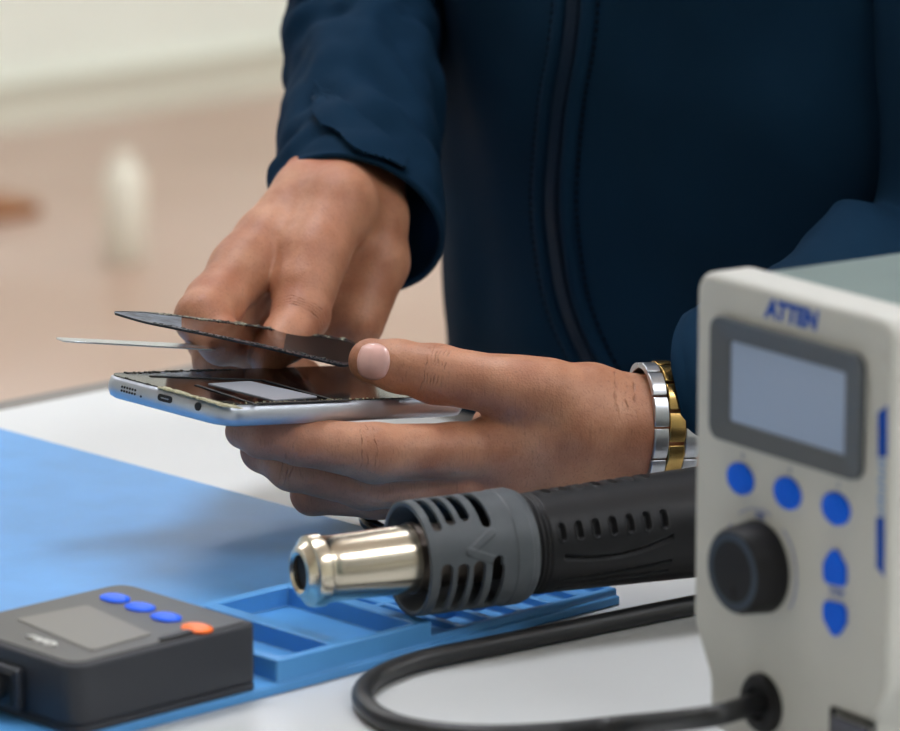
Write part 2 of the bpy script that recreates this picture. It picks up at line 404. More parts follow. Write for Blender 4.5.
# rubber grommet of the cable and switch
gu, gv_ = onf(763, 703)
mb = MB(); lathe(mb, [(0, .0130), (.0015, .0130), (.003, .0118), (.0032, .0075), (.0012, .0068)], 40, Matrix.Translation((0, gu, gv_)) @ Matrix.Rotation(PI, 4, 'Z')); mb.obj('cable_grommet', m_knob, st, 40)
s4 = [onf(832, 706), onf(876, 722)]; y0s, z0s = s4[0]; y1s = s4[1][0]
zt_ = z0s
mb = MB(); ring(mb, fillet([(y0s, zt_ - .030), (y0s, zt_), (y1s, zt_), (y1s, zt_ - .030)], .001), fillet([(y0s - .0025, zt_ - .0275), (y0s - .0025, zt_ - .0025), (y1s + .0025, zt_ - .0275 + .025), (y1s + .0025, zt_ - .0275)], .001), 0, -.0012)
sw = mb.obj('switch_frame', m_knob, st)
mb = MB(); mb.box(-.003, 0, y1s + .003, y0s - .003, zt_ - .027, zt_ - .003); mb.obj('rocker', mat('rocker_grey', (70, 72, 84), .35), sw, bevel=.001)
tag(st, 'beige hot air rework station with blank display, black dial and blue buttons', 'rework station')

# ------------------------------------------------------------------ hot air gun
m_chr = mat('polished_steel', (222, 212, 192), .24, metal=1, noise=.05, nscale=10, stretch=(4, 60, 60), rvar=.05)
m_chr2 = mat('bright_steel', (150, 120, 95), .3, metal=1)
m_brn = mat('burnt_steel', (80, 72, 66), .4, metal=.8)
m_grd = mat('grey_guard', (74, 79, 83), .55, noise=.08, nscale=120)
m_hnd = mat('handle_black', (22, 22, 24), .5, spec=.3, noise=.08, nscale=150)
m_in = mat('heater_dark', (20, 19, 18), .7)
Gc = PL(449, 553.5, TZ + .0425)
ga = math.radians(-17.5); gd = Vector((math.cos(ga), math.sin(ga), .002)).normalized()
def gun_s(px):     # distance along the axis from Gc at a given picture column
    a, b = -.2, .2
    for _ in range(50):
        mid = (a + b) / 2; q = Gc + gd * mid - Vector(CAM); d = q.dot(Vector(FW)); x = CX + FPX * q.dot(Vector(RV)) / d
        if x < px: a = mid
        else: b = mid
    return a
gs, gu_ = frame_of(gd)
if gs.dot(Vector(FG)) > 0: gs = -gs       # local y points to the viewer side
gu_ = gd.cross(gs)
if gu_.z < 0: gu_ = -gu_
GM = Matrix(((gd.x, gs.x, gu_.x, Gc.x), (gd.y, gs.y, gu_.y, Gc.y), (gd.z, gs.z, gu_.z, Gc.z), (0, 0, 0, 1)))
gun = empty('hot_air_gun', matrix=GM)
def S(px): return gun_s(px)
s0 = S(298)
k = 1.0
mb = MB(); lathe(mb, [(s0 + .012, .0078), (s0 + .001, .0080), (s0, .0095), (s0 + .0005, .0115), (s0 + .002, .0123), (s0 + .004, .0142), (s0 + .0045, .0160), (s0 + .0062, .0166), (s0 + .0105, .0166), (s0 + .0115, .0160),
    (s0 + .013, .0155), (s0 + .016, .0152), (s0 + .020, .0152), (S(407), .0158), (S(409), .0160)], 96, caps=(False, True))
mb.obj('nozzle', m_chr, gun, 30)
mb = MB(); lathe(mb, [(s0 + .003, .0077), (s0 + .02, .0077)], 48, caps=(True, False)); o = mb.obj('nozzle_bore', m_in, gun, 30)
mb = MB(); mb.box(s0 + .004, s0 + .010, -.0072, .0072, -.0011, .0011, Matrix.Rotation(.9, 4, 'X')); o = mb.obj('air_vane', m_chr2, gun)
mb = MB(); lathe(mb, [(S(408.5), .0163), (S(414), .0166), (S(415), .0150), (S(510), .0150)], 64); mb.obj('heater_tube', m_brn, gun, 30)
# slotted guard
sA, sB = S(407), S(516); GR = .0268
def sd_slot(a, s, ac, ah, sc, sh, r=GR):
    da = (a - ac + PI) % (2 * PI) - PI; L_ = max(abs(da) * r - (ah * r - sh), 0); return math.hypot(L_, s - sc) - sh
slots = []
D = math.radians
for ang in (0, 120):
    for px, a0, a1 in ((432, 40, 100), (447, 45, 100), (462, 48, 102), (480, 38, 104)):
        slots.append((D((a0 + a1) / 2 + ang), D((a1 - a0) / 2), S(px - 13), .0024))
    for px, a0, a1 in ((445, -58, 6), (461, -58, 4), (477, -58, 5), (496, -62, 8)):
        if ang == 0: slots.append((D((a0 + a1) / 2), D((a1 - a0) / 2), S(px - 23), .0029))
NA, NS = 330, int((sB - sA) / .00042)
prof = []
for i in range(NS + 1):
    s = sA + (sB - sA) * i / NS; r = GR
    if s < sA + .003: r = GR - .0002 * ((sA + .003 - s) / .003)
    if s > sB - .012: r = GR + .0004
    if s > sB - .004: r = GR - .0012 * ((s - sB + .004) / .004) ** 2
    prof.append((s, r))
V = []; Fg = []
tri = [Vector((S(470), .0110)), Vector((S(445), .0030)), Vector((S(476), -.0035))]
for s, r in prof:
    for k in range(NA):
        a = 2 * PI * k / NA; rr = r
        z = a * r if a < PI else (a - 2 * PI) * r; pt = Vector((s, z - .004))
        for A_, B_ in ((tri[0], tri[1]), (tri[1], tri[2])):
            ab = B_ - A_; t = max(0, min(1, (pt - A_).dot(ab) / ab.length_squared)); dd = (pt - A_ - ab * t).length
            if dd < .0018: rr += .0005
        V.append((s, rr * math.cos(a), rr * math.sin(a)))
for i in range(NS):
    sm = (prof[i][0] + prof[i + 1][0]) / 2
    for k in range(NA):
        a = 2 * PI * (k + .5) / NA
        if any(sd_slot(a, sm, *q) < 0 for q in slots if abs(sm - q[2]) < .004): continue
        Fg.append((i * NA + k, i * NA + (k + 1) % NA, (i + 1) * NA + (k + 1) % NA, (i + 1) * NA + k))
me = bpy.data.meshes.new('guard'); me.from_pydata(V, [], Fg); me.validate()
bm = bmesh.new(); bm.from_mesh(me); bmesh.ops.delete(bm, geom=[v for v in bm.verts if not v.link_faces], context='VERTS')
bd = [v for v in bm.verts if any(e.is_boundary for e in v.link_edges) and sA + .0005 < v.co.x < sB - .0005]
for _ in range(3): bmesh.ops.smooth_vert(bm, verts=bd, factor=.5, use_axis_x=True, use_axis_y=True, use_axis_z=True)
bmesh.ops.recalc_face_normals(bm, faces=bm.faces); bm.to_mesh(me); bm.free()
o = link('guard', me, m_grd, gun, 179); so = o.modifiers.new('thickness', 'SOLIDIFY'); so.thickness = .0024; so.offset = -1
# handle
hA, hB = S(516.5), S(815)
def hr(s):
    px = (s - hA) / (S(690) - hA)
    base = .0235 + .0024 * min(1.2, max(0, px))
    if s > hB - .02: base -= .012 * ((s - hB + .02) / .02) ** 2
    return base
grooves = [S(520), S(524.5), S(529)]
hs = [(D(24), D(10.5), S(541 + i * 16.6), .0016) for i in range(7)] + [(D(96), D(14), S(545 + i * 16.5), .0016) for i in range(7)] + [(D(204), D(17), S(562 + i * 17.3), .0017) for i in range(7)]
def hdisp(a, s):
    d = 0
    for g in grooves:
        if abs(s - g) < .0009: d -= .0009 * (1 - (abs(s - g) / .0009) ** 2)
    for q in hs:
        if abs(s - q[2]) < .004:
            v = sd_slot(a, s, *q, r=.0245)
            if v < 0: d -= min(.0022, -v * 2.2)
            elif v < .0008: d += .0003
    ad = math.degrees(a) if a < PI else math.degrees(a) - 360
    t = (s - S(541)) / (S(648) - S(541))
    if 0 < t < 1:
        for c0, c1, c2, w in ((-4, -20, 4, 3.0), (-36, -34, -24, 1.9), (-52, -46, -38, 1.6)):
            c = c0 * (1 - t) ** 2 + 2 * c1 * t * (1 - t) + c2 * t * t
            if abs(ad - c) < w * 1.3: d -= .0021 * (1 - abs(ad - c) / (w * 1.3))
    return d
NH = int((hB - hA) / .00055)
mb = MB(); lathe(mb, [(hA, .012)] + [(hA + (hB - hA) * i / NH, hr(hA + (hB - hA) * i / NH)) for i in range(NH + 1)] + [(hB + .001, .006)], 300, disp=hdisp)
mb.obj('handle', m_hnd, gun, 60)
mb = MB(); lathe(mb, [(hB, .0085), (hB + .004, .0088), (hB + .03, .0058)], 24); mb.obj('strain_relief', m_cab, gun, 40)
tag(gun, 'hot air gun with polished nozzle, slotted grey guard and black grip on the mat', 'hot air gun')
# hose cable of the gun
gE = GM @ Vector((hB + .028, 0, 0)); gz = Vector((socket := SM @ Vector((-.001, gu, gv_))))
zt = TZ + .0049
Pc = [gE, gE + gd * .03 + Vector((0, 0, -.006)), gE + gd * .065 + Vector((-.005, -.02, -.022)), gE + gd * .075 + Vector((-.02, -.06, 0))]
Pc[-1].z = zt + .004
back = [PL(868, 585, zt), PL(810, 584, zt), PL(750, 594, zt)]
tab = [PL(x, y, zt) for x, y in ((693, 605), (640, 615.5), (560, 632), (480, 648), (415, 662), (374, 679), (362, 697), (378, 716), (415, 729), (475, 735), (550, 733), (620, 726))]
end = [socket + SN * .030 + Vector((0, 0, -.001)), socket + SN * .006, socket - SN * .001]
mb = MB(); tube(mb, catmull(Pc + back + tab + end, 10), .0047, 18)
o = mb.obj('gun_cable', m_cab, None, 60); tag(o, 'black cable looping over the table from the hot air gun to the beige station', 'cable')
# a dark loop lying behind the gun
q = PL(410, 524, TZ + .008); mb = MB()
tube(mb, [q + Vector((.022 * math.cos(t), .022 * math.sin(t), .004 * math.sin(t * 1.0) + .002 * (t / 6))) for t in [2 * PI * i / 40 * 1.4 for i in range(41)]], .004, 14)
o = mb.obj('coiled_lead', mat('gloss_black', (16, 16, 18), .15), None, 60); tag(o, 'glossy black coiled lead lying just behind the slotted gun guard', 'cable')
# ------------------------------------------------------------------ phone
m_alu = mat('phone_aluminium', (192, 198, 208), .38, metal=.75, noise=.03, nscale=100)
m_gls = mat('phone_black_glass', (8, 8, 10), .1, spec=.35)
m_glu = mat('old_adhesive', (176, 170, 140), .8, noise=.2, nscale=800)
m_gry = mat('reflection_grey', (150, 154, 162), .3)
m_drk = mat('port_dark', (12, 12, 14), .5)
PB = W(225, 417.5, 2.12); PA = W(91, 383.5, 2.171); PC = W(473, 406.5, 2.259)
ex = (PC - PB); LEN = ex.length; ex.normalize(); ey = (PA - PB); ey -= ex * ey.dot(ex); WID = ey.length; ey.normalize(); ez = ex.cross(ey)
if ez.z < 0: ez = -ez
TH = .0104
PM = Matrix(((ex.x, ey.x, ez.x, PB.x), (ex.y, ey.y, ez.y, PB.y), (ex.z, ey.z, ez.z, PB.z), (0, 0, 0, 1)))
ph = empty('smartphone', matrix=PM)
def onp(x, y, h=TH / 2):
    l = PM.inverted() @ PP(x, y, PM @ Vector((0, 0, h)), ez); return l.x, l.y
def rr(x0, x1, y0, y1, r): return fillet([(x0, y0), (x1, y0), (x1, y1), (x0, y1)], r, 10)
mb = MB(); R0 = .0135
lay = [(-TH / 2, .0028), (-TH / 2 + .0008, .0012), (-.0015, .0), (.0018, 0), (TH / 2 - .0008, .0008), (TH / 2 - .0002, .0018)]
n = len(rr(0, 1, 0, 1, .1)); V = []; F = []
for h, d in lay: V += [(a, b, h) for a, b in rr(d, LEN - d, d, WID - d, R0 - d)]
for i in range(len(lay) - 1): F += [(i * n + k, i * n + (k + 1) % n, (i + 1) * n + (k + 1) % n, (i + 1) * n + k) for k in range(n)]
F += [tuple(range(n))[::-1], tuple(range((len(lay) - 1) * n, len(lay) * n))]
mb.add(V, F); fr = mb.obj('frame', m_alu, ph, 50)
mb = MB(); prism(mb, rr(.003, LEN - .003, .0028, WID - .0028, .008), TH / 2 - .0002, TH / 2 + .0003); mb.obj('screen', m_gls, ph)
# pale quad painting a white reflection on the opened phone
mb = MB(); qs = [onp(x, y) for x, y in ((207, 385), (250, 382.5), (318, 398), (274, 401.5))]
prism(mb, fillet(qs, .0015), TH / 2 + .0003, TH / 2 + .0008); mb.obj('reflection_grey', m_gry, ph)
rng = random.Random(3)
def crumbs(name, path, nn, w, smin, smax, m, parent, h0):
    mb = MB()
    for i in range(nn):
        t = rng.random() * (len(path) - 1); j = int(t); a, b = Vector(path[j]), Vector(path[min(j + 1, len(path) - 1)]); p = a.lerp(b, t - j)
        p = p + Vector((rng.gauss(0, w), rng.gauss(0, w))); s = rng.uniform(smin, smax); s2 = s * rng.uniform(.4, 1.3); a = rng.random() * PI
        pts = [(p.x + math.cos(a + q_ * PI / 3) * s * rng.uniform(.6, 1.1), p.y + math.sin(a + q_ * PI / 3) * s2) for q_ in range(6)]
        prism(mb, pts, h0, h0 + rng.uniform(.0002, .0008))
    return tag(mb.obj(name, m, parent), kind='stuff')
e1 = [onp(x, y) for x, y in ((160, 388), (190, 396), (222, 405), (236, 408))]
crumbs('adhesive_strip', e1, 210, .0010, .0008, .0026, m_glu, ph, TH / 2)
e2 = [(.003, WID - .014), (.003, .012), (.014, .003), (LEN * .7, .002)]
crumbs('adhesive_residue', e2, 170, .0004, .0003, .0010, mat('dark_residue', (60, 58, 50), .8), ph, TH / 2)
crumbs('adhesive_residue', [(.008, .004), (LEN * .6, .003)], 70, .0005, .0002, .0006, m_glu, ph, TH / 2 + .0002)
crumbs('adhesive_residue', [(.016, WID - .004), (LEN * .5, WID - .004)], 120, .0006, .0005, .0014, mat('dark_residue2', (48, 46, 42), .8), ph, TH / 2)
mb = MB()
for a_, c_ in (((150, 377), (262, 381)), ((262, 381), (330, 400)), ((196, 386), (258, 406)), ((258, 404.5), (350, 401))):
    a_, c_ = Vector(onp(*a_)), Vector(onp(*c_)); d_ = (c_ - a_).normalized(); n_ = Vector((-d_.y, d_.x)) * .0011
    prism(mb, [tuple(a_ + n_), tuple(a_ - n_), tuple(c_ - n_), tuple(c_ + n_)], TH / 2 + .0003, TH / 2 + .0007)
tag(mb.obj('black_tape', mat('black_tape', (14, 14, 15), .6), ph), kind='stuff')
def port(pts, name, depth=.0004, m=m_drk, parent=fr):      # on the short end, plane x = 0
    mb = MB(); prism(mb, pts, -.0001, depth, lambda u, v, h: (h - .00012, u, v)); return mb.obj(name, m, parent)
def one(x, y):
    l = PM.inverted() @ PP(x, y, PM @ Vector((0, 0, 0)), ex); return l.y, l.z
u, v = one(165, 398.5); port(rr(u - .0048, u + .0048, v - .0017, v + .0017, .0016), 'charging_port')
port(rr(u - .0026, u + .0026, v - .00025, v + .00025, .0002), 'port_tongue', .0002, m_gry).location = (-.0001, 0, 0)
u, v = one(198, 406.5); port([(u + .0021 * math.cos(t * PI / 12), v + .0021 * math.sin(t * PI / 12)) for t in range(24)], 'audio_jack')
u, v = one(141, 396.5); port([(u + .0006 * math.cos(t * PI / 6), v + .0006 * math.sin(t * PI / 6)) for t in range(12)], 'microphone_hole')
u0, v0 = one(128.5, 390.5)
for i in range(6):
    for j in range(2):
        u, v = u0 - .0045 + i * .0018, v0 - .0009 + j * .0019
        port([(u + .00062 * math.cos(t * PI / 6), v + .00062 * math.sin(t * PI / 6)) for t in range(12)], 'speaker_hole')
tag(ph, 'opened silver smartphone with ports on its end held face up in one hand', 'smartphone')

# ------------------------------------------------------------------ lifted glass panel
def see_through(name, tint, gl, rough=.06):
    m = bpy.data.materials.new(name); m.use_nodes = True; nt = m.node_tree; nt.nodes.clear(); L = nt.links
    out = nt.nodes.new('ShaderNodeOutputMaterial'); t = nt.nodes.new('ShaderNodeBsdfTransparent'); t.inputs['Color'].default_value = lin(tint)
    g = nt.nodes.new('ShaderNodeBsdfGlossy'); g.inputs['Roughness'].default_value = rough; g.inputs['Color'].default_value = (1, 1, 1, 1)
    mx = nt.nodes.new('ShaderNodeMixShader'); lw = nt.nodes.new('ShaderNodeFresnel'); lw.inputs['IOR'].default_value = gl
    L.new(lw.outputs[0], mx.inputs[0]); L.new(t.outputs[0], mx.inputs[1]); L.new(g.outputs[0], mx.inputs[2]); L.new(mx.outputs[0], out.inputs[0]); return m
FLc, NLc, FRc, NRc = W(113, 309.5, 2.225), W(116, 318, 2.185), W(358, 342, 2.30), W(352, 369.5, 2.235)
def bil(u, v): return (FLc.lerp(FRc, u)).lerp(NLc.lerp(NRc, u), v)
gpn = empty('glass_panel', tuple(bil(.5, .5)))
def gsurf(mb, u0, u1, v0, v1, t0, t1, nu=40, nv=10, bow=.0010):
    nrm = (bil(1, 0) - bil(0, 0)).cross(bil(1, 1) - bil(1, 0)).normalized()
    if nrm.z < 0: nrm = -nrm
    V = []
    for t in (t0, t1):
        for i in range(nu + 1):
            for j in range(nv + 1):
                u = u0 + (u1 - u0) * i / nu; v = v0 + (v1 - v0) * j / nv
                vv = .5 + (v - .5) * (1 - .80 * max(0, 1 - u / .16) ** 2) * (1 - .35 * max(0, 1 - (1 - u) / .06) ** 2)
                p = bil(u, vv) - gpn.location
                V.append(p + nrm * (t + bow * math.sin(PI * u) - (0.0 if 1 else 0)))
    n = nv + 1; m = (nu + 1) * n; F = []
    for i in range(nu):
        for j in range(nv):
            a = i * n + j; F += [(a, a + 1, a + n + 1, a + n), (m + a, m + a + n, m + a + n + 1, m + a + 1)]
    for i in range(nu):
        a = i * n; F += [(a, a + n, m + a + n, m + a)]; a += nv; F += [(a, m + a, m + a + n, a + n)]
    for j in range(nv):
        F += [(j, m + j, m + j + 1, j + 1)]; a = nu * n + j; F += [(a, a + 1, m + a + 1, m + a)]
    mb.add(V, F)
m_tint = see_through('tinted_glass', (128, 100, 98), 1.35)
m_gblk = mat('panel_black', (7, 7, 8), .45, spec=.25)
m_gmott = mat('panel_mottled', (26, 34, 48), .5, col2=(104, 114, 128), nscale=160)  # mottling paints a white-blue reflection, with grey adhesive flecks
mb = MB(); gsurf(mb, .27, .70, .1, .9, 0, .0007, 24, 6); o = mb.obj('clear_window', m_tint, gpn, 40)
mb = MB(); gsurf(mb, .7002, 1, .1, .9, 0, .0007, 14, 6); mb.obj('dark_end', m_gblk, gpn, 40)
mb = MB(); gsurf(mb, 0, .2698, .1, .9, 0, .0007, 14, 6); mb.obj('painted_reflection_end', m_gmott, gpn, 40)
m_rim = mat('panel_rim', (26, 28, 32), .4, noise=.4, nscale=500)
m_rimb = mat('panel_rim_near', (34, 40, 50), .35, noise=.4, nscale=500)
mb = MB(); gsurf(mb, 0, 1, 0, .0998, -.0002, .0009, 60, 2); mb.obj('rim', m_rim, gpn, 40)
mb = MB(); gsurf(mb, 0, 1, .9002, 1, -.0002, .0009, 60, 2); mb.obj('rim', m_rimb, gpn, 40)
mb = MB(); nrm = (bil(1, 0) - bil(0, 0)).cross(bil(1, 1) - bil(1, 0)).normalized(); nrm = nrm if nrm.z > 0 else -nrm
mb2 = MB()
for i in range(230):
    far = rng.random() < .6; u = rng.uniform(.15, .96); v = rng.gauss(.05, .03) if far else rng.gauss(.96, .03); v = min(1.015, max(-.015, v))
    p = bil(u, v) - gpn.location + nrm * (.0007 + .0010 * math.sin(PI * u)); s = rng.uniform(.0002, .0008)
    tgt = mb2 if (far and rng.random() < .6) else mb
    tgt.box(-s * 1.4, s * 1.4, -s, s, -.0002, .0004, Matrix.Translation(p) @ Matrix.Rotation(rng.random() * 3, 4, 'Z'))
tag(mb.obj('dark_residue', mat('dark_glue', (40, 42, 40), .8), gpn), kind='stuff'); tag(mb2.obj('pale_residue', mat('pale_glue', (150, 148, 130), .8), gpn), kind='stuff')
tag(gpn, 'thin dark glass panel lifted off the phone with glue crumbs on its rim', 'glass panel')

# ------------------------------------------------------------------ steel opening card
c = [W(55, 338, 2.235), W(64, 341.5, 2.215), W(216, 350, 2.245), W(212, 345.5, 2.275)]
mid = sum(c, Vector()) / 4; exx = (c[2] - c[1]).normalized(); eyy = (c[3] - c[2]); eyy = (eyy - exx * eyy.dot(exx)).normalized(); ezz = exx.cross(eyy)
CM = Matrix(((exx.x, eyy.x, ezz.x, mid.x), (exx.y, eyy.y, ezz.y, mid.y), (exx.z, eyy.z, ezz.z, mid.z), (0, 0, 0, 1)))
cl = [(CM.inverted() @ p).xy for p in c]
mb = MB(); prism(mb, fillet([tuple(p) for p in cl], .004, 8), -.0004, .0004)
o = mb.obj('steel_pry_card', mat('brushed_steel', (190, 196, 202), .25, metal=.9, noise=.1, nscale=60), None, bevel=.0001); o.matrix_world = CM
tag(o, 'thin steel pry card pointing left between the fingers under the lifted glass', 'pry tool')
# ------------------------------------------------------------------ person: body surface from a blended distance field
def caps(P, a, b, ra, rb):
    ab = b - a; L2 = max(float(ab @ ab), 1e-12)
    h = np.clip(((P - a) @ ab) / L2, 0, 1).astype(np.float32)
    d = P - a - h[:, None] * ab
    return np.sqrt(np.einsum('ij,ij->i', d, d)) - (ra + (rb - ra) * h)
def smin(a, b, k):
    h = np.maximum(k - np.abs(a - b), 0) / k
    return np.minimum(a, b) - h * h * k * .25
def chain(P, c, k=.005):
    d = None
    for (a, ra), (b, rb) in zip(c, c[1:]):
        e = caps(P, a, b, ra, rb); d = e if d is None else smin(d, e, k)
    return d
def J(*a):       # joints given as (col, row, distance, radius)
    return [(np.array(W(x, y, d), dtype=np.float32), r) for x, y, d, r in a]
class Field:
    def __init__(s, palm, fingers, kp=.012, kf=.0018, kb=.007):
        s.palm, s.fingers, s.kp, s.kf, s.kb = palm, fingers, kp, kf, kb
    def __call__(s, P):
        d = None
        for c in s.palm:
            e = chain(P, c); d = e if d is None else smin(d, e, s.kp)
        f = None
        for c in s.fingers:
            e = chain(P, c, .004); f = e if f is None else smin(f, e, s.kf)
        return d if f is None else smin(d, f, s.kb)
    def bounds(s, pad):
        pts = [(p, r) for c in s.palm + s.fingers for p, r in c]
        return np.min([p - r for p, r in pts], 0) - pad, np.max([p + r for p, r in pts], 0) + pad
def surface(field, h, B=16):
    lo, hi = field.bounds(h * 4); n = np.ceil((hi - lo) / h).astype(int) + 1; n = ((n + B - 1) // B) * B
    vals = np.empty(n, np.float32); nb = n // B
    bi = np.stack(np.meshgrid(*[np.arange(k) for k in nb], indexing='ij'), -1).reshape(-1, 3)
    cen = (lo + (bi * B + B / 2) * h).astype(np.float32); dc = field(cen); lim = B * h * .95
    g = np.stack(np.meshgrid(*[np.arange(B)] * 3, indexing='ij'), -1).reshape(-1, 3)
    for b, d in zip(bi, dc):
        o = b * B; sl = tuple(slice(o[k], o[k] + B) for k in range(3))
        if abs(d) > lim + .004: vals[sl] = d
        else: vals[sl] = field((lo + (o + g) * h).astype(np.float32)).reshape(B, B, B)
    s = vals < 0
    c = [s[i:n[0] - 1 + i, j:n[1] - 1 + j, k:n[2] - 1 + k] for i in (0, 1) for j in (0, 1) for k in (0, 1)]
    cnt = sum(x.astype(np.int8) for x in c); act = (cnt > 0) & (cnt < 8)
    A = np.argwhere(act); idx = -np.ones(act.shape, int); idx[act] = np.arange(len(A))
    acc = np.zeros((len(A), 3)); num = np.zeros(len(A))
    cor = np.array([(i, j, k) for i in (0, 1) for j in (0, 1) for k in (0, 1)])
    cv = np.stack([vals[tuple((A + q).T)] for q in cor], 1)
    for a in range(8):
        for b in range(a + 1, 8):
            if np.abs(cor[a] - cor[b]).sum() != 1: continue
            m = (cv[:, a] < 0) != (cv[:, b] < 0); t = cv[m, a] / (cv[m, a] - cv[m, b])
            acc[m] += cor[a] + t[:, None] * (cor[b] - cor[a]); num[m] += 1
    V = lo + (A + acc / num[:, None]) * h
    F = []
    for ax in range(3):
        u, w = (ax + 1) % 3, (ax + 2) % 3
        s0 = [slice(None)] * 3; s1 = [slice(None)] * 3; s0[ax] = slice(0, n[ax] - 1); s1[ax] = slice(1, n[ax])
        E_ = np.argwhere(s[tuple(s0)] != s[tuple(s1)])
        E_ = E_[(E_[:, u] > 0) & (E_[:, w] > 0) & (E_[:, u] < n[u] - 1) & (E_[:, w] < n[w] - 1)]
        du = np.zeros(3, int); du[u] = 1; dw = np.zeros(3, int); dw[w] = 1
        q = np.stack([idx[tuple((E_ - du - dw).T)], idx[tuple((E_ - dw).T)], idx[tuple(E_.T)], idx[tuple((E_ - du).T)]], 1)
        ins = s[tuple(E_.T)]; q[~ins] = q[~ins][:, ::-1]; F.append(q)
    return V, np.concatenate(F)

LH = Field(
    palm=[J((760, 398, 2.25, .0245), (700, 415, 2.235, .021)),
          J((720, 402, 2.235, .020), (645, 409, 2.225, .0160), (590, 398, 2.215, .0165), (528, 391, 2.205, .0155)),
          J((720, 425, 2.235, .020), (645, 447, 2.225, .0160), (560, 462, 2.222, .0165), (490, 474, 2.222, .0148)),
          J((690, 425, 2.225, .018), (645, 428, 2.215, .0165), (580, 428, 2.210, .0170), (500, 445, 2.212, .0160)),
          J((645, 452, 2.235, .015), (560, 475, 2.24, .0150), (480, 492, 2.235, .0135)),
          J((640, 430, 2.25, .015), (560, 420, 2.255, .0180), (500, 430, 2.255, .0150))],
    fingers=[J((545, 392, 2.205, .0155), (505, 386, 2.203, .0146), (436, 374, 2.205, .0143), (398, 366, 2.208, .0126), (371, 361, 2.212, .0112)),
             J((500, 450, 2.212, .0150), (455, 451, 2.203, .0136), (375, 453, 2.187, .0142), (300, 441, 2.177, .0115), (262, 437, 2.180, .0098), (243, 431, 2.188, .0088)),
             J((490, 476, 2.222, .0142), (455, 481, 2.215, .0132), (365, 484, 2.203, .0122), (292, 466, 2.198, .0118), (263, 450, 2.214, .0104), (300, 440, 2.245, .008)),
             J((480, 494, 2.232, .0130), (440, 499, 2.226, .0120), (375, 497, 2.220, .0104), (312, 494, 2.220, .0100), (310, 480, 2.245, .009)),
             J((480, 500, 2.245, .0120), (440, 500, 2.25, .0115), (370, 497, 2.255, .0095), (345, 480, 2.27, .008))])
RH = Field(kp=.009,
    palm=[J((360, 80, 2.50, .020), (350, 165, 2.400, .0235)),
          J((354, 110, 2.48, .016), (306, 194, 2.360, .0170), (266, 240, 2.332, .0160), (240, 268, 2.315, .0155)),
          J((368, 125, 2.445, .018), (374, 215, 2.365, .0175), (376, 262, 2.360, .0170), (358, 322, 2.345, .0140)),
          J((354, 140, 2.440, .016), (338, 205, 2.342, .0200), (315, 250, 2.322, .0175), (304, 285, 2.310, .0155)),
          J((320, 215, 2.36, .020), (280, 270, 2.345, .0190), (275, 292, 2.345, .0170)),
          J((350, 230, 2.37, .018), (320, 290, 2.36, .0190), (330, 330, 2.355, .0150))],
    fingers=[J((312, 262, 2.315, .0160), (304, 290, 2.306, .0150), (301, 314, 2.298, .0146), (286, 338, 2.282, .0122), (268, 356, 2.268, .0100)),
             J((245, 268, 2.318, .0155), (214, 304, 2.290, .0150), (203, 318, 2.276, .0140), (222, 342, 2.266, .0112), (250, 350, 2.282, .0098)),
             J((255, 280, 2.340, .0155), (212, 335, 2.305, .0135), (216, 362, 2.292, .0112), (248, 372, 2.298, .0100)),
             J((275, 292, 2.355, .0150), (232, 350, 2.330, .0125), (240, 372, 2.320, .0110), (268, 380, 2.325, .0100)),
             J((310, 300, 2.365, .0140), (275, 350, 2.350, .0112), (285, 370, 2.340, .0100), (305, 376, 2.345, .0090))])
# arms, trunk and legs (under the clothes), coarser
TCX, TCY = .395, .262
def vv(*a): return np.array(a[:3], dtype=np.float32), a[3]
LELB = W(975, 262, 2.36); RELB = W(400, -75, 2.60)
LSH = Vector((TCX - .03, TCY - .19, 1.30)); RSH = Vector((TCX - .03, TCY + .19, 1.30))
BODY = Field(
    palm=[[vv(*W(735, 400, 2.245), .022), vv(*W(800, 388, 2.26), .028), vv(*LELB, .038), vv(*LSH, .046)],
          [vv(*W(360, 100, 2.47), .018), vv(*RELB, .032), vv(*RSH, .046)],
          [vv(TCX + .0, TCY - .08, .95, .10), vv(TCX, TCY - .09, 1.25, .085), vv(TCX, TCY - .13, 1.33, .055)],
          [vv(TCX + .0, TCY + .08, .95, .10), vv(TCX, TCY + .09, 1.25, .085), vv(TCX, TCY + .13, 1.33, .055)],
          [vv(TCX, TCY, 1.33, .06), vv(TCX - .02, TCY, 1.45, .052)],
          [vv(TCX + .01, TCY - .09, .92, .095), vv(TCX + .02, TCY - .10, .50, .055), vv(TCX + .03, TCY - .10, .07, .038), vv(TCX - .09, TCY - .11, .04, .03)],
          [vv(TCX + .01, TCY + .09, .92, .095), vv(TCX + .02, TCY + .10, .50, .055), vv(TCX + .03, TCY + .10, .07, .038), vv(TCX - .09, TCY + .11, .04, .03)]],
    fingers=[], kp=.04)

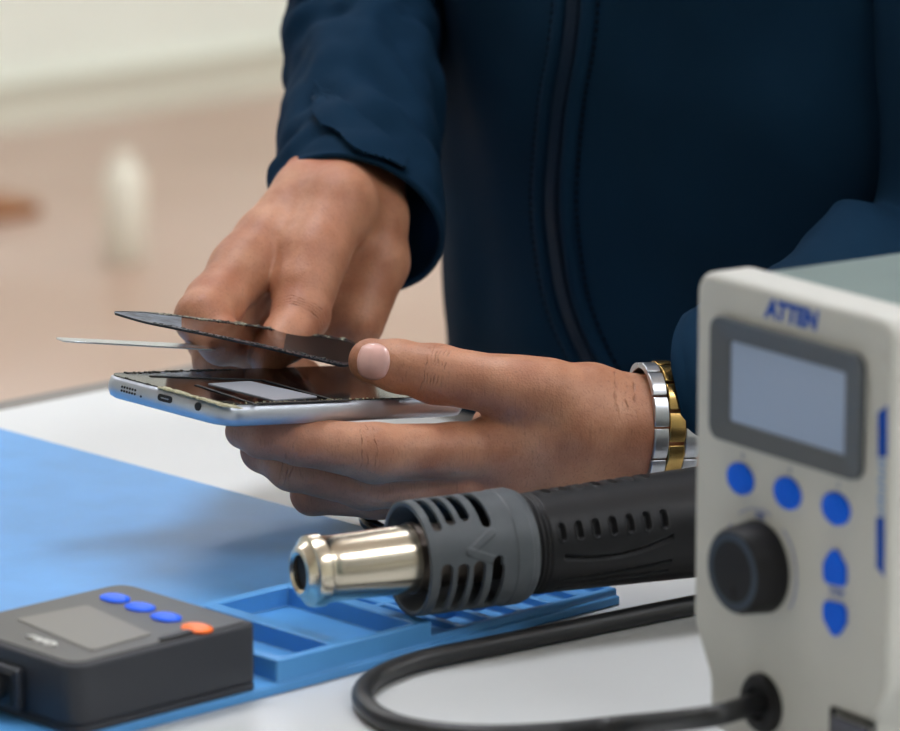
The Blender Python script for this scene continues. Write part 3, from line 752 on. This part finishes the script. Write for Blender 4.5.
# skin shader: mottling, pores and the creases over the joints
def skin_material(joints):
    m = mat('skin', (190, 132, 104), .50, sss=.12, spec=.4); nt = m.node_tree; L = nt.links; b = nt.nodes['Principled BSDF']
    def N(t, **k):
        x = nt.nodes.new(t)
        for a, v in k.items(): setattr(x, a, v)
        return x
    def MT(op, *a, clamp=False):
        x = N('ShaderNodeMath', operation=op, use_clamp=clamp)
        for i, v in enumerate(a):
            if isinstance(v, (int, float)): x.inputs[i].default_value = v
            else: L.new(v, x.inputs[i])
        return x.outputs[0]
    geo = N('ShaderNodeTexCoord').outputs['Object']
    def nz(scale, det=4, vec=geo, rough=.5):
        x = N('ShaderNodeTexNoise'); x.inputs['Scale'].default_value = scale; x.inputs['Detail'].default_value = det; x.inputs['Roughness'].default_value = rough
        L.new(vec, x.inputs['Vector']); return x.outputs['Fac']
    warp = MT('ADD', MT('MULTIPLY', MT('SUBTRACT', nz(60, 3), .5), .008), MT('MULTIPLY', MT('SUBTRACT', nz(260, 3), .5), .0022)); brk = MT('MULTIPLY', MT('SUBTRACT', nz(220, 3), .40), 3.2, clamp=True)
    tot = None
    for (p, ax, R, offs, wd) in joints:
        sub = N('ShaderNodeVectorMath', operation='SUBTRACT'); L.new(geo, sub.inputs[0]); sub.inputs[1].default_value = p
        dt = N('ShaderNodeVectorMath', operation='DOT_PRODUCT'); L.new(sub.outputs[0], dt.inputs[0]); dt.inputs[1].default_value = ax
        ln = N('ShaderNodeVectorMath', operation='LENGTH'); L.new(sub.outputs[0], ln.inputs[0])
        mask = MT('MULTIPLY', MT('SUBTRACT', 1, MT('DIVIDE', ln.outputs['Value'], R), clamp=True), 1.8, clamp=True)
        c = MT('ADD', dt.outputs['Value'], warp)
        s = None
        for o in offs:
            v = MT('SUBTRACT', 1, MT('DIVIDE', MT('ABSOLUTE', MT('SUBTRACT', c, o)), wd), clamp=True)
            s = v if s is None else MT('MAXIMUM', s, v)
        s = MT('MULTIPLY', s, mask); tot = s if tot is None else MT('MAXIMUM', tot, s)
    cr = MT('MULTIPLY', tot, brk)
    mot = nz(45, 4); mot2 = nz(14, 3); fine = nz(700, 3)
    def mix(f, a, bb):
        x = N('ShaderNodeMix', data_type='RGBA'); L.new(f, x.inputs['Factor'])
        for nme, v in (('A', a), ('B', bb)):
            if isinstance(v, tuple): x.inputs[nme].default_value = v
            else: L.new(v, x.inputs[nme])
        return x.outputs['Result']
    f1 = MT('MULTIPLY', MT('SUBTRACT', mot, .35), 2.2, clamp=True)
    c1 = mix(f1, lin((166, 110, 82)), lin((206, 154, 122)))
    c2 = mix(MT('MULTIPLY', MT('SUBTRACT', mot2, .5), 2.2, clamp=True), c1, lin((186, 118, 94)))
    c3 = mix(MT('MULTIPLY', MT('SUBTRACT', fine, .55), 1.2, clamp=True), c2, lin((140, 88, 70)))
    c4 = mix(MT('MULTIPLY', cr, .45), c3, lin((92, 50, 40)))
    mpn = N('ShaderNodeMapping'); mpn.inputs['Scale'].default_value = (1400, 1100, 160); mpn.inputs['Rotation'].default_value = (.5, .4, .3); L.new(geo, mpn.inputs['Vector'])
    hair = MT('MULTIPLY', MT('SUBTRACT', nz(1, 2, mpn.outputs['Vector']), .56), 5, clamp=True)
    c4 = mix(MT('MULTIPLY', hair, .30), c4, lin((70, 44, 36)))
    L.new(c4, b.inputs['Base Color'])
    vo = N('ShaderNodeTexVoronoi'); vo.inputs['Scale'].default_value = 900; L.new(geo, vo.inputs['Vector'])
    hgt = MT('ADD', MT('MULTIPLY', vo.outputs['Distance'], .10), MT('ADD', MT('MULTIPLY', nz(160, 4), .55), MT('MULTIPLY', cr, -1.0)))
    bp = N('ShaderNodeBump'); bp.inputs['Strength'].default_value = .8; bp.inputs['Distance'].default_value = .0010
    L.new(hgt, bp.inputs['Height']); L.new(bp.outputs['Normal'], b.inputs['Normal'])
    return m
def ax(a, b): return tuple((b - a).normalized())
m_skin = skin_material([
    (tuple(W(432, 372, 2.195)), ax(W(480, 382, 2.205), W(371, 361, 2.21)), .019, (-.0062, -.0042, -.0020, -.0003, .0018, .0040), .0006),
    (tuple(W(622, 388, 2.20)), ax(W(660, 418, 2.21), W(560, 425, 2.21)), .019, (-.006, -.002, .003), .0010),
    (tuple(W(300, 306, 2.285)), ax(W(310, 265, 2.31), W(285, 338, 2.28)), .020, (-.003, -.001, .001, .003), .0007),
    (tuple(W(365, 445, 2.175)), ax(W(455, 453, 2.2), W(300, 448, 2.175)), .014, (-.004, -.001, .0015), .0006),
    (tuple(W(330, 232, 2.325)), ax(W(320, 235, 2.33), W(355, 215, 2.33)), .017, (-.004, -.002, .000, .002, .004), .0006),
    (tuple(W(290, 460, 2.18)), ax(W(330, 470, 2.2), W(270, 455, 2.2)), .020, (-.002, .000, .0025), .0006)])
Vs, Fs, off = [], [], 0
for fld, h in ((LH, .0010), (RH, .0011), (BODY, .009)):
    v, f = surface(fld, h)
    Vs.append(v); Fs.append(f + off); off += len(v)
PO = np.array([TCX, TCY, 0.0])
Vs = np.concatenate(Vs); Fs = np.concatenate(Fs)
me = bpy.data.meshes.new('person'); me.from_pydata((Vs - PO).tolist(), [], Fs.tolist()); me.update()
person = link('person', me, m_skin, smooth=179); person.location = PO
# keep the shader coordinates equal to the place coordinates
for nd in m_skin.node_tree.nodes:
    if nd.type == 'VECT_MATH' and nd.operation == 'SUBTRACT':
        q = nd.inputs[1].default_value; nd.inputs[1].default_value = (q[0] - PO[0], q[1] - PO[1], q[2] - PO[2])
tag(person, 'person in a dark navy zip jacket opening a smartphone with both hands', 'person')
PV = Vector(PO)
nh = len(me.vertices)
bvh_body = BVHTree.FromPolygons([tuple(x) for x in Vs], [tuple(x) for x in Fs])
def hit(bvh, x, y, dmin=0):
    r = Vector(ray(x, y)).normalized(); p, nn, i, d = bvh.ray_cast(Vector(CAM) + r * dmin, r)
    return p, nn
# nails
m_nail = mat('nail', (218, 172, 162), .28, spec=.5, coat=.3, noise=.08, nscale=120)
def nail(cx, cy, hw, hh, rot, name='fingernail', lift=.0006):
    V = []; ok = True; n = 14
    for i in range(n + 1):
        for j in range(n + 1):
            a, b_ = -1 + 2 * i / n, -1 + 2 * j / n
            a2 = a * math.sqrt(1 - .42 * b_ * b_); b2 = b_ * math.sqrt(1 - .42 * a * a)
            x = cx + (a2 * hw * math.cos(rot) - b2 * hh * math.sin(rot)); y = cy + (a2 * hw * math.sin(rot) + b2 * hh * math.cos(rot))
            p, nn = hit(bvh_body, x, y)
            if p is None: ok = False; p = Vector(W(x, y, 2.2)); nn = Vector((0, 0, 1))
            e = max(abs(a), abs(b_)); V.append(p + nn * (lift * (1 - .9 * max(0, e - .8) / .2)) - PV)
    F = [(i * (n + 1) + j, i * (n + 1) + j + 1, (i + 1) * (n + 1) + j + 1, (i + 1) * (n + 1) + j) for i in range(n) for j in range(n)]
    me = bpy.data.meshes.new(name); me.from_pydata(V, [], F); o = link(name, me, m_nail, person, 179)
    so = o.modifiers.new('t', 'SOLIDIFY'); so.thickness = .0006; so.offset = -1 if True else 0
    return o
nl = nail(373.5, 361.5, 16.5, 18.5, .10); nl['label'] = 'pale thumbnail'

# ------------------------------------------------------------------ clothes
def jacket_material(name, col, weave=1400):
    m = mat(name, col, .85, sheen=.0, noise=.10, nscale=9, bump=.0, spec=.08); nt = m.node_tree; L = nt.links; b = nt.nodes['Principled BSDF']
    b.inputs['Sheen Tint'].default_value = lin((90, 130, 170))
    tc = nt.nodes.new('ShaderNodeTexCoord')
    n1 = nt.nodes.new('ShaderNodeTexNoise'); n1.inputs['Scale'].default_value = weave; n1.inputs['Detail'].default_value = 2; L.new(tc.outputs['Object'], n1.inputs['Vector'])
    n2 = nt.nodes.new('ShaderNodeTexNoise'); n2.inputs['Scale'].default_value = 16; n2.inputs['Detail'].default_value = 3; L.new(tc.outputs['Object'], n2.inputs['Vector'])
    b1 = nt.nodes.new('ShaderNodeBump'); b1.inputs['Distance'].default_value = .0004; b1.inputs['Strength'].default_value = .5; L.new(n1.outputs['Fac'], b1.inputs['Height'])
    b2 = nt.nodes.new('ShaderNodeBump'); b2.inputs['Distance'].default_value = .006; b2.inputs['Strength'].default_value = .35; L.new(n2.outputs['Fac'], b2.inputs['Height'])
    L.new(b1.outputs['Normal'], b2.inputs['Normal']); L.new(b2.outputs['Normal'], b.inputs['Normal']); return m
m_jkt = jacket_material('navy_softshell', (14, 40, 61))
m_jin = mat('jacket_lining', (14, 22, 32), .8)
m_zip = mat('zip_tape', (7, 22, 38), .7, spec=.15, bump=.5, bscale=900, bdist=.0004)
m_zt = mat('zip_teeth', (20, 40, 62), .5, spec=.25)
m_th = mat('thread', (3, 14, 26), .8, spec=.1)
def jr(z):     # trunk section: centre x, half depth, half width
    t = (z - .70) / .70
    cxx = TCX - .012 * math.sin(PI * min(1, max(0, (z - .78) / .35))) + (.012 if z < .8 else 0) * 0
    a = .150 + .012 * math.sin(PI * min(1, max(0, t)));  b_ = .188 + .018 * t
    if z > 1.30: k = min(1, (z - 1.30) / .16); a *= math.sqrt(1 - .72 * k * k); b_ *= math.sqrt(1 - .78 * k * k)
    return cxx, a, b_
NTH, NZ = 260, 190
V = []
for i in range(NZ + 1):
    z = .64 + (1.45 - .64) * i / NZ; cxx, a, b_ = jr(z)
    for k in range(NTH):
        th = 2 * PI * k / NTH; c_, s_ = math.cos(th), math.sin(th); e = 2 / 2.35
        x = a * math.copysign(abs(c_) ** e, c_); y = b_ * math.copysign(abs(s_) ** e, s_)
        w = .010 * mnoise.noise(Vector((c_ * 1.6 + s_ * .8, s_ * 1.6, z * 7))) + .004 * mnoise.noise(Vector((c_ * 4, s_ * 4, z * 16)))
        w += .0035 * math.sin((z * 60 + s_ * 7)) * max(0, mnoise.noise(Vector((c_ * 2, s_ * 2, z * 5 + 9))))
        r = math.hypot(x, y); V.append((cxx + x * (1 + w / r) - PO[0], TCY + y * (1 + w / r) - PO[1], z))
F = [(i * NTH + k, i * NTH + (k + 1) % NTH, (i + 1) * NTH + (k + 1) % NTH, (i + 1) * NTH + k) for i in range(NZ) for k in range(NTH)]
me = bpy.data.meshes.new('jacket'); me.from_pydata(V, [], F)
jacket = link('jacket', me, [m_jkt, m_jin], person, 179); so = jacket.modifiers.new('t', 'SOLIDIFY'); so.thickness = .0025; so.offset = -1; so.material_offset = 1
bvh_j = BVHTree.FromPolygons([Vector(v) + PV for v in V], F)

def sleeve(name, rings, nu=90, nsub=16, wr=1.0, seed=0):
    """rings: (centre, axis, r_side, r_up, side hint); lofted with creases"""
    n = len(rings); Cs = [r[0] for r in rings]; V = []; tot = (n - 1) * nsub
    def ip(seq, t):
        i = min(int(t), n - 2); f = t - i; p = [seq[max(i - 1, 0)], seq[i], seq[i + 1], seq[min(i + 2, n - 1)]]
        return .5 * ((2 * p[1]) + (p[2] - p[0]) * f + (2 * p[0] - 5 * p[1] + 4 * p[2] - p[3]) * f * f + (3 * p[1] - p[0] - 3 * p[2] + p[3]) * f ** 3)
    for q in range(tot + 1):
        t = q / nsub; c = ip(Cs, t); A = ip([r[1] for r in rings], t).normalized(); rs = ip([r[2] for r in rings], t); ru = ip([r[3] for r in rings], t)
        sd = ip([r[4] for r in rings], t); sd = (sd - A * sd.dot(A)).normalized(); up = A.cross(sd)
        for k in range(nu):
            th = 2 * PI * k / nu; c_, s_ = math.cos(th), math.sin(th)
            w = wr * (.006 * mnoise.noise(Vector((c_ * 1.5 + seed, s_ * 1.5, t * 1.6))) + .0035 * mnoise.noise(Vector((c_ * 2.5 + seed, s_ * 2.5 + t, t * 4))))
            cr = mnoise.noise(Vector((c_ * 1.3 + seed + 5, s_ * 1.3, t * .9))); w += wr * .004 * math.sin(t * 9 + 3 * c_ + 2 * s_ + seed) * max(0, cr + .1) * 2
            if q < 10: w *= q / 10
            V.append(c + sd * c_ * (rs + w) + up * s_ * (ru + w) - PV)
    F = [(q * nu + k, q * nu + (k + 1) % nu, (q + 1) * nu + (k + 1) % nu, (q + 1) * nu + k) for q in range(tot) for k in range(nu)]
    me = bpy.data.meshes.new(name); me.from_pydata(V, [], F)
    bm = bmesh.new(); bm.from_mesh(me); bmesh.ops.recalc_face_normals(bm, faces=bm.faces); bm.to_mesh(me); bm.free()
    o = link(name, me, [m_jkt, m_jin], jacket, 179)
    so = o.modifiers.new('t', 'SOLIDIFY'); so.thickness = .0030; so.offset = 1; so.material_offset = 0
    return o, BVHTree.FromPolygons([Vector(v) + PV for v in V], F)
RW, UW, FWv = Vector(RV), Vector(UP), Vector(FW)
rc = W(354, 225, 2.378)
axr = (W(355, 60, 2.49) - rc).normalized()
sl_r, bvh_r = sleeve('sleeve', [
    (rc, (axr * .8 + UW * .05 + RW * .22).normalized(), .0462, .0450, RW),
    (W(360, 165, 2.42), axr, .0410, .0420, RW),
    (W(364, 90, 2.48), axr, .0395, .045, RW),
    (W(364, 35, 2.53), (axr + UW * .3).normalized(), .0425, .048, RW), (W(378, -15, 2.565), (axr + UW * .4).normalized(), .0420, .048, RW),
    (RELB + RW * .006, (axr * .5 + UW * .8).normalized(), .048, .050, RW),
    (RELB.lerp(RSH, .5), (RSH - RELB).normalized(), .056, .056, RW),
    (RSH, (RSH - RELB).normalized(), .066, .066, RW)], seed=1)
cl0 = W(710, 390, 2.240)
axl = (W(820, 365, 2.28) - cl0).normalized(); NF = -FWv
sl_l, bvh_l = sleeve('sleeve', [
    (cl0, (RW - FWv * .50 + UW * .28).normalized(), .0420, .0375, NF),
    (W(726, 387, 2.243), (RW - FWv * .30 + UW * .22).normalized(), .0425, .0400, NF),
    (W(765, 380, 2.26), (RW + UW * .2).normalized(), .0420, .0450, NF),
    (W(820, 357, 2.28), (RW + UW * .25 + FWv * .1).normalized(), .050, .0525, NF),
    (W(890, 315, 2.32), (RW + UW * .5 + FWv * .2).normalized(), .054, .0610, NF),
    (LELB, (RW * .7 + UW * .7 + FWv * .1).normalized(), .060, .066, NF),
    (LELB.lerp(LSH, .5), (LSH - LELB).normalized(), .062, .062, NF),
    (LSH, (LSH - LELB).normalized(), .068, .068, NF)], seed=4, wr=.3)

# zip and stitching follow the trunk surface
ZP = [(577, -60), (576, 0), (571, 50), (562, 100), (557, 150), (554, 200), (558, 250), (567, 300), (584, 345), (610, 392), (640, 440)]
def strip_on(bvh, pts, hw, lift, name, m, parent, sub=10, prof=((-1, 0), (-.6, 1), (.6, 1), (1, 0)), wpx=None):
    P = catmull([Vector((x, y, 0)) for x, y in pts], sub); R = []
    for p in P:
        h_, nn = hit(bvh, p.x, p.y)
        if h_ is None: continue
        if nn.dot(FWv) > 0: nn = -nn
        R.append((h_, nn))
    V = []; F = []
    for i, (p, nn) in enumerate(R):
        t = (R[min(i + 1, len(R) - 1)][0] - R[max(0, i - 1)][0]).normalized(); s = t.cross(nn).normalized()
        for a, b_ in prof: V.append(p + s * a * hw + nn * (lift * b_ + .0002 - .0012 * (1 if b_ == 0 else 0)) - PV)
    k = len(prof)
    for i in range(len(R) - 1):
        for j in range(k - 1): F.append((i * k + j, i * k + j + 1, (i + 1) * k + j + 1, (i + 1) * k + j))
    o = mobj(name, V, F, m, parent, 179); return o, R
zo, R = strip_on(bvh_j, ZP, .0078, .0022, 'zipper', m_zip, jacket, 14)
mb = MB(); acc = 0
for (p, nn), (p2, n2) in zip(R, R[1:]):
    seg = (p2 - p); L_ = seg.length; t = seg.normalized(); s = t.cross(nn).normalized(); x = acc
    while x < L_:
        c_ = p + t * x + nn * .0021; Mx = Matrix(((s.x, t.x, nn.x, c_.x), (s.y, t.y, nn.y, c_.y), (s.z, t.z, nn.z, c_.z), (0, 0, 0, 1)))
        mb.box(-.0034, .0034, -.0006, .0006, 0, .0013, Matrix.Translation(-PV) @ Mx); x += .0021
    acc = x - L_
mb.obj('zipper_teeth', m_zt, zo)
for sgn in (-1, 1):      # raised welt beside the teeth and a row of stitches
    strip_on(bvh_j, [(x + sgn * (13.5 if sgn > 0 else 14.5), y) for x, y in ZP], .0046, .0034, 'placket', m_jkt, jacket, 14, ((-1, 0), (-.75, .7), (0, 1), (.75, .8), (1, 0)))
    P = catmull([Vector((x + sgn * 23, y, 0)) for x, y in ZP], 40); mb = MB(); last = None
    for p in P:
        h_, nn = hit(bvh_j, p.x, p.y)
        if h_ is None: continue
        if nn.dot(FWv) > 0: nn = -nn
        if last is None: last = h_; continue
        if (h_ - last).length > .0042:
            t = (h_ - last).normalized(); a = h_ + nn * .0004; tube(mb, [a - PV, a + t * .0011 + nn * .0003 - PV, a + t * .0024 - PV], .00075, 6); last = h_
    mb.obj('topstitching', m_th, jacket)
# cuff tab of the left-hand sleeve in the picture
def patch(bvh, quad, lift, name, m, parent, n=10, thick=.0014):
    V = []
    for i in range(n + 1):
        for j in range(n + 1):
            u, v = i / n, j / n; a = Vector(quad[0]).lerp(Vector(quad[1]), u); b_ = Vector(quad[3]).lerp(Vector(quad[2]), u); q = a.lerp(b_, v)
            h_, nn = hit(bvh, q.x, q.y)
            if h_ is None: return None
            if nn.dot(FWv) > 0: nn = -nn
            V.append(h_ + nn * lift - PV)
    F = [(i * (n + 1) + j, i * (n + 1) + j + 1, (i + 1) * (n + 1) + j + 1, (i + 1) * (n + 1) + j) for i in range(n) for j in range(n)]
    me = bpy.data.meshes.new(name); me.from_pydata(V, [], F); o = link(name, me, m, parent, 40)
    so = o.modifiers.new('t', 'SOLIDIFY'); so.thickness = thick; so.offset = 0; return o
patch(bvh_r, [(322, 88), (402, 168), (394, 192), (316, 120)], .0066, 'cuff_tab', m_jkt, sl_r, n=30)
# trousers
m_tr = mat('dark_trousers', (34, 36, 42), .8, noise=.1, nscale=40)
mb = MB()
for sg in (-1, 1):
    tube(mb, [Vector((TCX + .01, TCY + sg * .085, .90)) - PV, Vector((TCX + .01, TCY + sg * .09, .75)) - PV, Vector((TCX + .02, TCY + sg * .1, .45)) - PV, Vector((TCX + .03, TCY + sg * .1, .06)) - PV], lambda t: .088 - .025 * t, 28)
mb.obj('trousers', m_tr, person, 60)
m_shoe = mat('black_shoe', (25, 25, 27), .4)
for sg in (-1, 1):
    mb = MB(); prism(mb, fillet([(-.19, -.05), (.09, -.042), (.09, .042), (-.19, .05)], .04, 8), 0, .075)
    o = mb.obj('shoe', m_shoe, person, bevel=.02, seg=4); o.location = (0, sg * .105, 0)

# ------------------------------------------------------------------ wristwatch
m_sil = mat('watch_silver', (190, 193, 198), .32, metal=1, noise=.06, nscale=200)
m_gld = mat('watch_gold', (190, 158, 98), .27, metal=1, noise=.08, nscale=200)
wc = W(656, 427, 2.2225); wa = (W(720, 425, 2.236) - W(640, 427, 2.2225)).normalized()
sd, upw = frame_of(wa)
if sd.dot(FWv) > 0: sd = -sd         # toward the viewer
if upw.z < 0: upw = -upw
WM = Matrix(((wa.x, sd.x, upw.x, wc.x), (wa.y, sd.y, upw.y, wc.y), (wa.z, sd.z, upw.z, wc.z), (0, 0, 0, 1)))
watch = empty('wristwatch', matrix=WM)
ea, eb = .0215, .0295       # half thickness toward the viewer, half height
NL = 7
def ell(t): return Vector((0, ea * math.cos(t), eb * math.sin(t)))
def arc(t0, t1, x0, x1, th, name, m, gap=.05, n=7, lift=0):
    V = []; F = []
    for i in range(n + 1):
        t = t0 + (t1 - t0) * (gap + (1 - 2 * gap) * i / n); p = ell(t); nn = Vector((0, math.cos(t) / ea, math.sin(t) / eb)).normalized()
        bul = th * (1 - .25 * (2 * i / n - 1) ** 2)
        for x, q in ((x0, lift), (x1, lift), (x1, lift + bul), (x0, lift + bul)): V.append(p + nn * q + Vector((x, 0, 0)))
    for i in range(n):
        a = i * 4
        for j in range(4): F.append((a + j, a + (j + 1) % 4, a + 4 + (j + 1) % 4, a + 4 + j))
    F += [(0, 1, 2, 3)[::-1], (n * 4, n * 4 + 1, n * 4 + 2, n * 4 + 3)]
    return mobj(name, V, F, m, watch, 30, bevel=.0004)
st_ = 2 * PI / (NL + 5)
for i in range(-5, 5):
    t0 = .16 + i * st_
    arc(t0, t0 + st_, -.0098, -.0024, .0034, 'side_link', m_sil, .03)
    if not (-2.0 < t0 + .5 * st_ < -.66): arc(t0 + .5 * st_, t0 + 1.5 * st_, -.0020, .0062, .0036, 'centre_link', m_gld, .05)
    if not (-2.0 < t0 + .5 * st_ < -.66): arc(t0, t0 + st_, .0066, .0140, .0034, 'side_link', m_sil, .03)
o = arc(-1.95, -.60, -.0018, .024, .0044, 'clasp', m_gld, .0, 14)
arc(-.80, -.72, -.0018, .024, .0052, 'clasp_edge', m_gld, .0, 2)
mb = MB(); lathe(mb, [(0, .0185), (.002, .0195), (.007, .0195), (.009, .017)], 40, Matrix.Translation((0, -ea + .001, 0)) @ Matrix.Rotation(-PI / 2, 4, 'Z'))
cs = mb.obj('case', m_sil, watch, 40)
mb = MB(); lathe(mb, [(.0088, .0165), (.0094, .016)], 40, Matrix.Translation((0, -ea + .001, 0)) @ Matrix.Rotation(-PI / 2, 4, 'Z')); mb.obj('dial', m_gld, cs, 40)
tag(watch, 'silver and gold link wristwatch on the wrist beside the jacket cuff', 'watch')

# ------------------------------------------------------------------ light
w = bpy.data.worlds.new('world'); SC.world = w; w.use_nodes = True
w.node_tree.nodes['Background'].inputs['Color'].default_value = lin((225, 232, 240)); w.node_tree.nodes['Background'].inputs['Strength'].default_value = .3
